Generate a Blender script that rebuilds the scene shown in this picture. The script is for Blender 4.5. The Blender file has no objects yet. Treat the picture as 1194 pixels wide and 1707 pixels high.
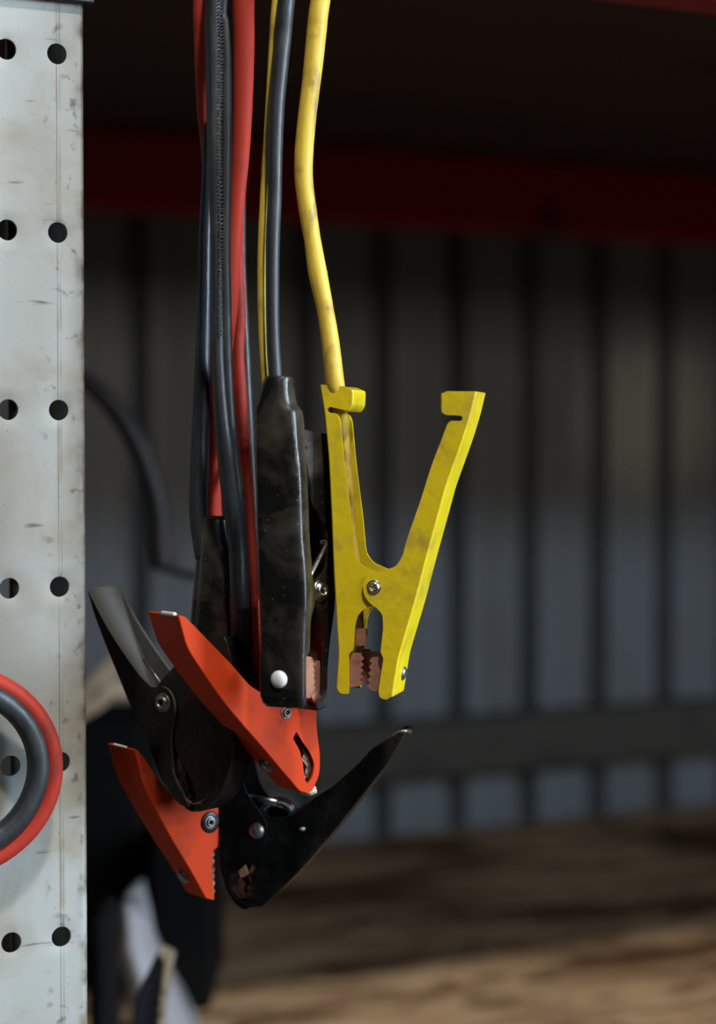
import bpy, bmesh, math, random
from mathutils import Vector, Matrix, noise
random.seed(7)
PI = math.pi
C = bpy.context.scene.collection
sc = bpy.context.scene

# ------------------------------------------------------------------ camera
YAW = math.radians(27.0); PITCH = math.radians(1.9)
F = 1707 * 70 / 36.0
CAM = Vector((0, 0, 1.45))
cam = bpy.data.cameras.new('camera'); cam_o = bpy.data.objects.new('camera', cam); C.objects.link(cam_o)
cam.sensor_fit = 'VERTICAL'; cam.sensor_height = 36; cam.sensor_width = 24; cam.lens = 70
cam.clip_start = 0.05; cam.clip_end = 60
cam_o.location = CAM
cam_o.rotation_euler = (PI/2 - PITCH, 0, -YAW)
cam.dof.use_dof = True; cam.dof.focus_distance = 0.985; cam.dof.aperture_fstop = 3.9
sc.camera = cam_o
FWD = Vector((math.sin(YAW)*math.cos(PITCH), math.cos(YAW)*math.cos(PITCH), -math.sin(PITCH)))
RGT = Vector((math.cos(YAW), -math.sin(YAW), 0))
UPV = RGT.cross(FWD)
UP = Vector((0, 0, 1)); HF = Vector((math.sin(YAW), math.cos(YAW), 0))   # level axes seen from the camera
MM = 0.001
def ray(px, py): return FWD + RGT*((px-597)/F) - UPV*((py-853.5)/F)
def P(px, py, d): return CAM + ray(px, py)*d
def Py(px, py, y): return CAM + ray(px, py)*(y/ray(px, py).y)

# ------------------------------------------------------------------ light
w = bpy.data.worlds.new('world'); sc.world = w; w.use_nodes = True
w.node_tree.nodes['Background'].inputs[0].default_value = (0.60, 0.72, 0.85, 1)
w.node_tree.nodes['Background'].inputs[1].default_value = 0.004
def area(name, pos, target, sx, sy, power, col, spread=180):
    l = bpy.data.lights.new(name, 'AREA'); l.shape = 'RECTANGLE'; l.size = sx; l.size_y = sy
    l.energy = power; l.color = col; l.spread = math.radians(spread)
    o = bpy.data.objects.new(name, l); C.objects.link(o); o.location = pos
    o.rotation_euler = (target - pos).to_track_quat('-Z', 'Y').to_euler()
    return o
T0 = P(430, 1000, 1.0)
KEY = (HF*1.0 - RGT*0.36 - UP*1.55).normalized()
area('roof_light', T0 - KEY*3.6, T0, 0.24, 0.24, 98, (1.0, 0.95, 0.86))
T1 = Vector((0.9, 2.2, 1.2))
area('door_light', Vector((2.1, -1.9, 2.60)), Vector((0.9, 1.2, 1.5)), 1.5, 0.20, 36, (0.62, 0.80, 1.0))
area('far_window', Vector((1.3, -2.4, 2.02)), Vector((1.0, 1.2, 1.6)), 1.2, 0.28, 16, (1.0, 0.90, 0.76))
area('side_window', T0 + RGT*1.5 - HF*0.40 + UP*0.40, T0, 0.26, 1.4, 6, (0.66, 0.82, 1.0), 55)
area('high_fill', Vector((-1.5, -1.1, 2.55)), T0, 1.0, 0.5, 3.5, (0.80, 0.88, 1.0))  # added soft fill from the upper left, stands for no real window
sp = bpy.data.lights.new('wall_patch_spot', 'SPOT'); sp.energy = 26; sp.color = (1.0, 0.80, 0.55); sp.spot_size = math.radians(4.2); sp.spot_blend = 1.0; sp.shadow_soft_size = 0.03
so = bpy.data.objects.new('wall_patch_spot', sp); C.objects.link(so); so.location = (2.4, -1.5, 1.88)  # added spot that makes the warm patch on the wall, no real fixture
sp.energy = 60
so.rotation_euler = (Py(1085, 700, 2.2) - so.location).to_track_quat('-Z', 'Y').to_euler()
sc.view_settings.view_transform = 'Standard'; sc.view_settings.look = 'None'
sc.view_settings.exposure = -0.15; sc.view_settings.gamma = 1; sc.view_settings.use_curve_mapping = False
sc.cycles.max_bounces = 6; sc.cycles.diffuse_bounces = 1

# ------------------------------------------------------------------ materials
def mat(name, col, rough=0.5, metal=0.0, spots=None, spot_scale=30, spot_lo=0.55, spot_hi=0.7, bump=0.0, bump_scale=200,
        rough_var=0.0, spec=0.5, stretch=(1,1,1), grain=None, coat=0.0, specks=None, speck_size=0.06, speck_scale=180):
    m = bpy.data.materials.new(name); m.use_nodes = True
    nt = m.node_tree; N = nt.nodes; L = nt.links; b = N['Principled BSDF']
    b.inputs['Roughness'].default_value = rough; b.inputs['Metallic'].default_value = metal
    b.inputs['Specular IOR Level'].default_value = spec
    b.inputs['Coat Weight'].default_value = coat; b.inputs['Coat Roughness'].default_value = 0.15
    tc = N.new('ShaderNodeTexCoord'); mp = N.new('ShaderNodeMapping'); mp.inputs['Scale'].default_value = stretch
    L.new(tc.outputs['Object'], mp.inputs[0])
    rgb = N.new('ShaderNodeRGB'); rgb.outputs[0].default_value = (*col, 1); cur = rgb.outputs[0]
    def noise_mask(scale, lo, hi, detail=6, dist=0.0):
        n = N.new('ShaderNodeTexNoise'); n.inputs['Scale'].default_value = scale; n.inputs['Detail'].default_value = detail
        n.inputs['Roughness'].default_value = 0.62; n.inputs['Distortion'].default_value = dist
        L.new(mp.outputs[0], n.inputs['Vector'])
        r = N.new('ShaderNodeMapRange'); r.inputs[1].default_value = lo; r.inputs[2].default_value = hi
        L.new(n.outputs[0], r.inputs[0]); return r.outputs[0], n.outputs[0]
    def mixin(fac, c2, k=1.0):
        nonlocal cur
        mx = N.new('ShaderNodeMix'); mx.data_type = 'RGBA'
        if k != 1.0:
            mu = N.new('ShaderNodeMath'); mu.operation = 'MULTIPLY'; mu.inputs[1].default_value = k; L.new(fac, mu.inputs[0]); fac = mu.outputs[0]
        L.new(fac, mx.inputs[0]); L.new(cur, mx.inputs[6]); mx.inputs[7].default_value = (*c2, 1); cur = mx.outputs[2]
    if grain:
        f, _ = noise_mask(grain[1], 0.3, 0.7); mixin(f, grain[0])
    fs = None
    if spots:
        fs, raw = noise_mask(spot_scale, spot_lo, spot_hi, dist=0.4); mixin(fs, spots)
    if specks:
        v = N.new('ShaderNodeTexVoronoi'); v.inputs['Scale'].default_value = speck_scale; L.new(mp.outputs[0], v.inputs['Vector'])
        r = N.new('ShaderNodeMapRange'); r.inputs[1].default_value = speck_size; r.inputs[2].default_value = speck_size*0.7
        L.new(v.outputs['Distance'], r.inputs[0]); mixin(r.outputs[0], specks, 0.8)
    L.new(cur, b.inputs['Base Color'])
    if rough_var:
        f, raw = noise_mask(60, 0.35, 0.65)
        r = N.new('ShaderNodeMapRange'); r.inputs[3].default_value = rough - rough_var; r.inputs[4].default_value = rough + rough_var
        L.new(f, r.inputs[0]); L.new(r.outputs[0], b.inputs['Roughness'])
    if bump:
        n = N.new('ShaderNodeTexNoise'); n.inputs['Scale'].default_value = bump_scale; n.inputs['Detail'].default_value = 4
        L.new(mp.outputs[0], n.inputs['Vector'])
        bp = N.new('ShaderNodeBump'); bp.inputs['Strength'].default_value = bump; bp.inputs['Distance'].default_value = 0.001
        L.new(n.outputs[0], bp.inputs['Height']); L.new(bp.outputs[0], b.inputs['Normal'])
    m['_cur'] = 0
    return m

M = {}
M['yellow_vinyl'] = mat('yellow_vinyl', (0.80, 0.60, 0.010), 0.40, spots=(0.40, 0.27, 0.05), spot_scale=44, spot_lo=0.49, spot_hi=0.78, bump=0.25, bump_scale=160, rough_var=0.08)
M['yellow_rubber'] = mat('yellow_rubber', (0.72, 0.50, 0.05), 0.5, spots=(0.20, 0.10, 0.02), spot_scale=70, spot_lo=0.50, spot_hi=0.72, bump=0.3, bump_scale=260, stretch=(1, 1, 0.5))
M['black_vinyl'] = mat('black_vinyl', (0.010, 0.010, 0.010), 0.24, spots=(0.075, 0.065, 0.052), spot_scale=26, spot_lo=0.46, spot_hi=0.66, bump=0.35, bump_scale=110, rough_var=0.12, specks=(0.35, 0.33, 0.30), speck_size=0.07, speck_scale=240)
M['worn_black_vinyl'] = mat('worn_black_vinyl', (0.005, 0.005, 0.005), 0.36, spec=0.32, spots=(0.016, 0.014, 0.012), spot_scale=60, spot_lo=0.50, spot_hi=0.70, bump=0.4, bump_scale=180, rough_var=0.14, specks=(0.22, 0.20, 0.17), speck_size=0.06, speck_scale=300)
M['lit_dusty_vinyl'] = mat('lit_dusty_vinyl', (0.085, 0.082, 0.072), 0.20, spots=(0.03, 0.028, 0.025), spot_scale=40, bump=0.5, bump_scale=120, rough_var=0.1)  # lever inside: dust grey, with the light falling there put into the colour
M['orange_vinyl'] = mat('orange_vinyl', (0.56, 0.045, 0.007), 0.58, spec=0.12, spots=(0.25, 0.035, 0.014), spot_scale=50, spot_lo=0.52, spot_hi=0.82, bump=0.2, bump_scale=160, specks=(0.03, 0.01, 0.008), speck_size=0.05, speck_scale=120)
M['red_rubber'] = mat('red_rubber', (0.42, 0.036, 0.020), 0.58, spec=0.22, spots=(0.10, 0.03, 0.025), spot_scale=50, spot_lo=0.56, spot_hi=0.80, bump=0.25, bump_scale=240, stretch=(1, 1, 0.4))
M['black_rubber'] = mat('black_rubber', (0.024, 0.027, 0.030), 0.42, spots=(0.060, 0.062, 0.064), spot_scale=60, spot_lo=0.5, spot_hi=0.75, bump=0.3, bump_scale=260, stretch=(1, 1, 0.4), rough_var=0.06)
M['copper'] = mat('copper', (0.60, 0.29, 0.20), 0.42, 0.5, spots=(0.36, 0.16, 0.11), spot_scale=120, spot_lo=0.5, spot_hi=0.7, bump=0.2, bump_scale=400)
M['dirty_copper'] = mat('dirty_copper', (0.22, 0.12, 0.07), 0.5, 0.7, spots=(0.03, 0.025, 0.02), spot_scale=160, spot_lo=0.42, spot_hi=0.6, bump=0.8, bump_scale=500)
M['steel'] = mat('steel', (0.55, 0.55, 0.54), 0.28, 1.0, spots=(0.2, 0.18, 0.16), spot_scale=200, spot_lo=0.5, spot_hi=0.7)
M['dull_steel'] = mat('dull_steel', (0.26, 0.25, 0.235), 0.42, 0.9, spots=(0.10, 0.08, 0.06), spot_scale=220, spot_lo=0.48, spot_hi=0.68)
M['white_cap'] = mat('white_cap', (0.80, 0.79, 0.78), 0.45)
M['red_paint'] = mat('red_paint', (0.36, 0.003, 0.010), 0.5, spots=(0.06, 0.004, 0.004), spot_scale=6)
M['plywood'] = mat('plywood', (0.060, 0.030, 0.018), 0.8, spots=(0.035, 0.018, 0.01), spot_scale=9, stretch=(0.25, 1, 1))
M['rail_paint'] = mat('rail_paint', (0.085, 0.080, 0.065), 0.7, spots=(0.03, 0.026, 0.02), spot_scale=8)
M['wall_sheet'] = mat('wall_sheet', (0.255, 0.285, 0.31), 0.38, spots=(0.18, 0.18, 0.17), spot_scale=2.2, spot_lo=0.5, spot_hi=0.8, stretch=(3, 3, 0.8))
M['concrete'] = mat('concrete', (0.12, 0.115, 0.11), 0.85, spots=(0.06, 0.055, 0.05), spot_scale=3)
M['hose'] = mat('hose', (0.012, 0.007, 0.005), 0.6, spots=(0.06, 0.028, 0.016), spot_scale=8, spot_lo=0.55, spot_hi=0.7)
M['tan'] = mat('tan', (0.55, 0.42, 0.28), 0.7, spots=(0.10, 0.07, 0.05), spot_scale=18)
M['white_plastic'] = mat('white_plastic', (0.34, 0.34, 0.37), 0.45, spots=(0.06, 0.06, 0.07), spot_lo=0.46, spot_hi=0.6, spot_scale=14, bump=0.5, bump_scale=30)
M['dark_card'] = mat('dark_card', (0.012, 0.014, 0.022), 0.35)
M['card_edge'] = mat('card_edge', (0.30, 0.23, 0.15), 0.85, spots=(0.07, 0.05, 0.03), spot_scale=220, spot_lo=0.48, spot_hi=0.58)
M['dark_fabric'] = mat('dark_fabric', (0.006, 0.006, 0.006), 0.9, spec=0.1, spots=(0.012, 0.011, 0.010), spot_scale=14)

def chipboard():
    m = mat('chipboard', (0.43, 0.255, 0.13), 0.85, spec=0.15, spots=(0.10, 0.047, 0.02), spot_scale=10, spot_lo=0.44, spot_hi=0.62, bump=0.6, bump_scale=60, stretch=(0.5, 1.3, 1), grain=((0.62, 0.43, 0.26), 30), specks=(0.08, 0.05, 0.035), speck_size=0.22, speck_scale=16)
    return m
M['chipboard'] = chipboard()

def add_mask_layers(m, fn):
    """rewire the base colour through extra procedural masks"""
    nt = m.node_tree; b = nt.nodes['Principled BSDF']; src = b.inputs['Base Color'].links[0].from_socket
    out = fn(nt, src); nt.links.new(out, b.inputs['Base Color'])

# ------------------------------------------------------------------ mesh helpers
def link(name, verts, faces, material, smooth=True, bw=None):
    me = bpy.data.meshes.new(name); me.from_pydata([tuple(v) for v in verts], [], faces); me.update()
    bm = bmesh.new(); bm.from_mesh(me); bmesh.ops.recalc_face_normals(bm, faces=bm.faces)
    if bw:
        lay = bm.edges.layers.float.new('bevel_weight_edge')
        bm.verts.ensure_lookup_table()
        for a, b2 in bw:
            e = bm.edges.get((bm.verts[a], bm.verts[b2]))
            if e: e[lay] = 1.0
    bm.to_mesh(me); bm.free()
    for p in me.polygons: p.use_smooth = smooth
    me.materials.append(material)
    o = bpy.data.objects.new(name, me); C.objects.link(o); return o
def wn(o, bevel=None, seg=2, angle=40):
    if bevel:
        b = o.modifiers.new('edge', 'BEVEL'); b.width = bevel; b.segments = seg; b.limit_method = 'ANGLE'; b.angle_limit = math.radians(angle)
    n = o.modifiers.new('wn', 'WEIGHTED_NORMAL'); n.keep_sharp = True; return o
def thing(name, base, parts, label, cat, group=None):
    """parts: list of (object, [sub objects])"""
    e = bpy.data.objects.new(name, None); C.objects.link(e); e.location = base; e.empty_display_size = 0.02
    e['label'] = label; e['category'] = cat
    if group: e['group'] = group
    for p in parts:
        o, subs = p if isinstance(p, tuple) else (p, [])
        o.data.transform(Matrix.Translation(-base)); o.parent = e
        for s in subs: s.data.transform(Matrix.Translation(-base)); s.parent = o
    return e
def single(o, label, cat, base=None, group=None):
    if base is not None: o.data.transform(Matrix.Translation(-base)); o.location = base
    o['label'] = label; o['category'] = cat
    if group: o['group'] = group
    return o
def structure(o): o['kind'] = 'structure'; return o

def box_data(x0, x1, y0, y1, z0, z1):
    v = [(x, y, z) for x in (x0, x1) for y in (y0, y1) for z in (z0, z1)]
    f = [(0,1,3,2), (4,6,7,5), (0,4,5,1), (2,3,7,6), (0,2,6,4), (1,5,7,3)]
    return v, f
def box(name, x0, x1, y0, y1, z0, z1, m, bevel=0.001):
    v, f = box_data(x0, x1, y0, y1, z0, z1); return wn(link(name, v, f, m), bevel)

def catmull(pts, n=8):
    pts = [Vector(p) for p in pts]; out = []
    q = [pts[0]*2 - pts[1]] + pts + [pts[-1]*2 - pts[-2]]
    for i in range(1, len(q)-2):
        a, b, c, d = q[i-1], q[i], q[i+1], q[i+2]
        for k in range(n):
            t = k/n
            out.append(0.5*((2*b) + (c-a)*t + (2*a-5*b+4*c-d)*t*t + (3*b-a-3*c+d)*t**3))
    out.append(pts[-1]); return out
def sweep(name, pts, rad, m, seg=20, closed=False, section=None, twist=None, up=None):
    """pts path, rad float or list; section: list of (a, b) unit profile"""
    n = len(pts)
    if not isinstance(rad, (list, tuple)): rad = [rad]*n
    sec = section or [(math.cos(2*PI*k/seg), math.sin(2*PI*k/seg)) for k in range(seg)]
    ks = len(sec); V = []; Fc = []
    nrm = None
    for i, p in enumerate(pts):
        t = (pts[(i+1) % n] - pts[i-1]) if closed else (pts[min(i+1, n-1)] - pts[max(i-1, 0)])
        t.normalize()
        if nrm is None or up is not None:
            ref = up if up is not None else (HF if abs(t.dot(HF)) < 0.9 else UP)
            nrm = (ref - t*ref.dot(t)).normalized()
        else: nrm = (nrm - t*nrm.dot(t)).normalized()
        bi = t.cross(nrm)
        for a, b in sec: V.append(p + (bi*a + nrm*b)*rad[i])
    for i in range(n if closed else n-1):
        j = (i+1) % n
        for k in range(ks):
            l = (k+1) % ks; Fc.append((i*ks+k, i*ks+l, j*ks+l, j*ks+k))
    if not closed:
        Fc.append(tuple(range(ks))[::-1]); Fc.append(tuple((n-1)*ks+k for k in range(ks)))
    return link(name, V, Fc, m)
def cable_px(name, rows, m, d, extra_up=True, seg=20, rscale=1.0):
    """rows: (py, left px, right px[, depth]) silhouettes read off the photograph at a real distance d"""
    ctr = []; rr = []
    for r in rows:
        dd = r[3] if len(r) > 3 else d
        ctr.append(P((r[1]+r[2])/2, r[0], dd)); rr.append((r[2]-r[1])/2*dd/F*rscale)
    n = 10; pts = catmull(ctr, n); rad = []
    for i in range(len(rr)-1):
        for k in range(n): rad.append(rr[i] + (rr[i+1]-rr[i])*k/n)
    rad.append(rr[-1])
    return sweep(name, pts, rad, m, seg)
def lathe(name, prof, centre, axis, m, seg=28):
    """prof: (radius, height along axis)"""
    axis = axis.normalized(); a = axis.orthogonal().normalized(); b = axis.cross(a); V = []; Fc = []
    for r, h in prof:
        for k in range(seg):
            t = 2*PI*k/seg; V.append(centre + axis*h + (a*math.cos(t)+b*math.sin(t))*max(r, 1e-5))
    for i in range(len(prof)-1):
        for k in range(seg):
            l = (k+1) % seg; Fc.append((i*seg+k, i*seg+l, (i+1)*seg+l, (i+1)*seg+k))
    Fc.append(tuple(range(seg))[::-1]); Fc.append(tuple((len(prof)-1)*seg+k for k in range(seg)))
    return link(name, V, Fc, m)
def dome_rivet(name, c, axis, r, m):
    return lathe(name, [(r*0.98, -0.6*r), (r, 0), (r*0.97, 0.12*r), (r*0.85, 0.32*r), (r*0.6, 0.48*r), (r*0.3, 0.56*r), (0.0, 0.58*r)], c, axis, m)
def eyelet_rivet(name, c, axis, r, m):
    return lathe(name, [(r*0.98, -0.8*r), (r, 0), (r*0.97, 0.12*r), (r*0.84, 0.2*r), (r*0.80, 0.16*r), (r*0.74, 0.2*r), (r*0.66, 0.42*r), (r*0.5, 0.5*r), (r*0.38, 0.44*r), (r*0.30, 0.1*r), (0.28*r, -0.1*r), (0, -0.12*r)], c, axis, m)
def washer_bolt(name, c, axis, r, m):
    return eyelet_rivet(name, c, axis, r, m)

class Frame:
    """a plane standing in the room: u runs right, v up, w away from the viewer; the photograph's outlines are laid on w = 0"""
    def __init__(s, ax, ay, d, yaw, roll=0):
        a = math.radians(yaw); s.o = P(ax, ay, d)
        s.u = RGT*math.cos(a) - HF*math.sin(a); s.w = RGT*math.sin(a) + HF*math.cos(a); s.v = UP.copy()
        s.k = d/F
    def pt(s, px, py, w=0.0):
        r = ray(px, py); o = s.o + s.w*(w*s.k)
        t = (o - CAM).dot(s.w)/r.dot(s.w); return CAM + r*t
    def loc(s, px, py):
        q = s.pt(px, py) - s.o; return Vector((q.dot(s.u), q.dot(s.v)))
    def at(s, q, w): return s.o + s.u*q[0] + s.v*q[1] + s.w*w

def fillet(pts, rs, n=4):
    """pts 2D closed; returns list of (point, group)"""
    out = []; N = len(pts)
    for i in range(N):
        p = pts[i]; a = pts[i-1]-p; b = pts[(i+1) % N]-p; r = rs[i]
        la, lb = a.length, b.length
        if r <= 0 or la < 1e-9 or lb < 1e-9: out.append((p, i)); continue
        d = min(r, 0.42*la, 0.42*lb); A = p + a*(d/la); B = p + b*(d/lb)
        for k in range(n+1):
            t = k/n; out.append((A*(1-t)**2 + p*2*t*(1-t) + B*t*t, i))
    return out
def half(name, fr, outline, walls, W, m, w0=0.0, r=14, thick=1.1, fold=7, edge=0.35, sharp=(), taper=None, inner=None):
    """channel of folded sheet: two cheeks with the given outline, joined by walls along runs of the outline.
    outline in photograph pixels on the plane, W and w0 in the same scale; walls: list of (first, last) vertex runs"""
    k = fr.k
    pts = [fr.loc(*p[:2]) for p in outline]
    rs = [0 if (i in sharp or (len(p) > 2 and p[2] == 0)) else (p[2] if len(p) > 2 else r)*k for i, p in enumerate(outline)]
    fl = fillet(pts, rs); n = len(fl); V = []; Fc = []
    def wid(q):
        if not taper: return 1.0
        a_, fa, b_, fb_ = taper; t = (q.y - a_)/(b_ - a_); t = min(1, max(0, t)); return fa + (fb_-fa)*t
    if taper: taper = (fr.loc(outline[0][0], taper[0]).y, taper[1], fr.loc(outline[0][0], taper[2]).y, taper[3])
    for s in (0, 1):
        for q, g in fl: V.append(fr.at(q, (w0 + s*W*wid(q))*k))
    Fc.append(tuple(range(n))); Fc.append(tuple(range(n, 2*n))[::-1])
    bw = []
    for a, b in walls:
        first = min(i for i in range(n) if fl[i][1] == a) + (2 if rs[a] > 0 else 0)
        last = max(i for i in range(n) if fl[i][1] == b) - (2 if rs[b] > 0 else 0)
        i = first
        while i != last:
            j = (i+1) % n
            Fc.append((i, j, n+j, n+i)); bw += [(i, j), (n+i, n+j)]; i = j
    o = link(name, V, Fc, m, bw=bw)
    bv = o.modifiers.new('fold', 'BEVEL'); bv.limit_method = 'WEIGHT'; bv.width = fold*k; bv.segments = 5; bv.use_clamp_overlap = True
    sd = o.modifiers.new('sheet', 'SOLIDIFY'); sd.thickness = thick*MM; sd.offset = 0
    if inner: o.data.materials.append(inner); sd.material_offset = 1; sd.material_offset_rim = 1
    e = o.modifiers.new('rim', 'BEVEL'); e.limit_method = 'ANGLE'; e.angle_limit = math.radians(50); e.width = edge*MM; e.segments = 2
    o.modifiers.new('wn', 'WEIGHTED_NORMAL')
    return o
def teeth(x, ytop, ybot, n, depth, side):
    """saw-tooth run down a jaw edge"""
    out = []; st = (ybot-ytop)/n
    for i in range(n): out += [(x[0] + (x[1]-x[0])*(i/n), ytop+i*st, 0), (x[0] + (x[1]-x[0])*((i+0.5)/n) + side*depth, ytop+(i+0.5)*st, 0)]
    out.append((x[1], ybot, 0)); return out
def loft(name, fr, secs, m, seg=40, power=3.2, cap=True):
    """sleeve of rounded-rectangle sections; secs: (py, left px, right px, near w, far w)"""
    k = fr.k; rows = []
    for s in secs:
        a = fr.loc(s[1], s[0]); b = fr.loc(s[2], s[0]); rows.append(tuple(((a.x+b.x)/2, (a.y+b.y)/2, (b.x-a.x)/2, (s[3]+s[4])/2*k, (s[4]-s[3])/2*k, s[5] if len(s) > 5 else power)))
    # interpolate
    ys = [r_[1] for r_ in rows]
    def cm(vals, n=6):
        h = [ys[i+1]-ys[i] for i in range(len(ys)-1)]; d = [(vals[i+1]-vals[i])/h[i] for i in range(len(h))]
        g = [d[0]] + [0 if d[i-1]*d[i] <= 0 else 2*d[i-1]*d[i]/(d[i-1]+d[i]) for i in range(1, len(d))] + [d[-1]]
        out = []
        for i in range(len(h)):
            for j in range(n):
                t = j/n; out.append((2*t**3-3*t*t+1)*vals[i] + (t**3-2*t*t+t)*h[i]*g[i] + (-2*t**3+3*t*t)*vals[i+1] + (t**3-t*t)*h[i]*g[i+1])
        out.append(vals[-1]); return out
    cols = [cm([r_[i] for r_ in rows]) for i in range(6)]
    V = []; Fc = []; n = len(cols[0])
    for i in range(n):
        cx, cy, hx, cw, hw, pw = (c[i] for c in cols)
        for j in range(seg):
            t = 2*PI*j/seg; c_, s_ = math.cos(t), math.sin(t)
            x = math.copysign(abs(c_)**(2/pw), c_)*hx; y = math.copysign(abs(s_)**(2/pw), s_)*hw
            V.append(fr.o + fr.u*(cx+x) + fr.v*cy + fr.w*(cw+y))
    for i in range(n-1):
        for j in range(seg):
            l = (j+1) % seg; Fc.append((i*seg+j, i*seg+l, (i+1)*seg+l, (i+1)*seg+j))
    if cap: Fc.append(tuple(range(seg))[::-1]); Fc.append(tuple((n-1)*seg+j for j in range(seg)))
    o = link(name, V, Fc, m); return wn(o, 0.0012, 3, 50)
def coil(name, fr, cx, cy, R, r, w0, w1, turns, m, legs=()):
    pts = []; c = fr.loc(cx, cy); n = int(turns*24); k = fr.k
    a0 = PI/2
    for i in range(n+1):
        t = i/n; a = a0 + 2*PI*turns*t
        pts.append(fr.at((c.x + R*k*math.cos(a), c.y + R*k*math.sin(a)), (w0+(w1-w0)*t)*k))
    if legs:
        q = fr.loc(*legs[0]); pts = [fr.at(q, w0*k)] + pts
        if len(legs) > 1: q = fr.loc(*legs[1]); pts.append(fr.at(q, w1*k))
    return sweep(name, pts, r*k, m, 10)

# ------------------------------------------------------------------ room shell
Y_WALL = 2.20; Y_BACK = 2.12; Y_FRONT = 0.968
Z = CAM.z
structure(box('floor', -1.2, 4.2, -2.6, 2.5, -0.1, 0.0, M['concrete'], 0))
def corrugated():
    prof = []; pitch = 0.108; x = -1.2; yb = Y_WALL
    # flat pans with narrow deep ribs and a shallow swage in each pan
    i = 0
    while x < 4.2:
        prof += [(x, yb), (x+0.026, yb), (x+0.029, yb-0.002), (x+0.035, yb-0.002), (x+0.038, yb), (x+0.064, yb), (x+0.074, yb+0.034), (x+0.092, yb+0.034), (x+0.102, yb)]
        x += pitch
    V = []; Fc = []
    for (a, b) in prof: V += [(a, b, 0.0), (a, b, 2.9)]
    for i in range(len(prof)-1): Fc.append((2*i, 2*i+2, 2*i+3, 2*i+1))
    o = link('wall_back', V, Fc, M['wall_sheet'], smooth=False)
    s = o.modifiers.new('sheet', 'SOLIDIFY'); s.thickness = 0.0012; s.offset = 1
    return structure(o)
corrugated()
# horizontal wall rail
rl_top = Py(900, 1190, Y_WALL-0.05).z; rl_bot = Py(900, 1278, Y_WALL-0.05).z
single(box('wall_rail', -0.3, 3.4, Y_WALL-0.055, Y_WALL-0.002, rl_bot, rl_top, M['rail_paint'], 0.003),
       'dark grey horizontal steel rail across the lower part of the ribbed metal wall', 'rail')

# ------------------------------------------------------------------ rack
deck_z = Z - 0.472; top_z = Z + 0.345
XR = Py(145, 853, Y_FRONT-0.008).x         # right edge of the front post
single(box('shelf_deck', XR-0.02, 3.0, Y_FRONT+0.05, Y_BACK, deck_z-0.022, deck_z, M['chipboard'], 0.001),
       'rough brown chipboard shelf deck at the bottom right, lit along its front', 'shelf')
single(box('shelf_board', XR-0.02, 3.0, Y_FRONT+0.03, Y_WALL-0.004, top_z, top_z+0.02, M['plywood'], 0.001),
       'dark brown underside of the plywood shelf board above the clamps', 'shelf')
def c_beam(name, y0, y1, z0, z1):
    v = [(y0, z0), (y0, z1), (y1, z1), (y1, z0)]
    V = []; 
    for x in (XR-0.01, 3.0):
        for (a, b) in v: V.append((x, a, b))
    Fc = [(0, 1, 5, 4), (1, 2, 6, 5), (2, 3, 7, 6), (3, 0, 4, 7), (0, 3, 2, 1), (4, 5, 6, 7)]
    return wn(link(name, V, Fc, M['red_paint']), 0.006, 3)
single(c_beam('rack_beam', Y_BACK-0.075, Y_BACK-0.02, Z+0.258, top_z-0.001), 'dark red rear beam under the upper shelf board', 'beam')
single(c_beam('rack_beam', Y_FRONT+0.002, Y_FRONT+0.045, Z+0.267, top_z-0.001), 'red front beam of the rack that the cables hang in front of', 'beam')
single(c_beam('rack_beam', Y_FRONT+0.002, Y_FRONT+0.045, deck_z-0.11, deck_z-0.023), 'red front beam carrying the chipboard deck', 'beam')
single(c_beam('rack_beam', Y_BACK-0.075, Y_BACK-0.02, deck_z-0.11, deck_z-0.023), 'red rear beam carrying the chipboard deck', 'beam')

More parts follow.
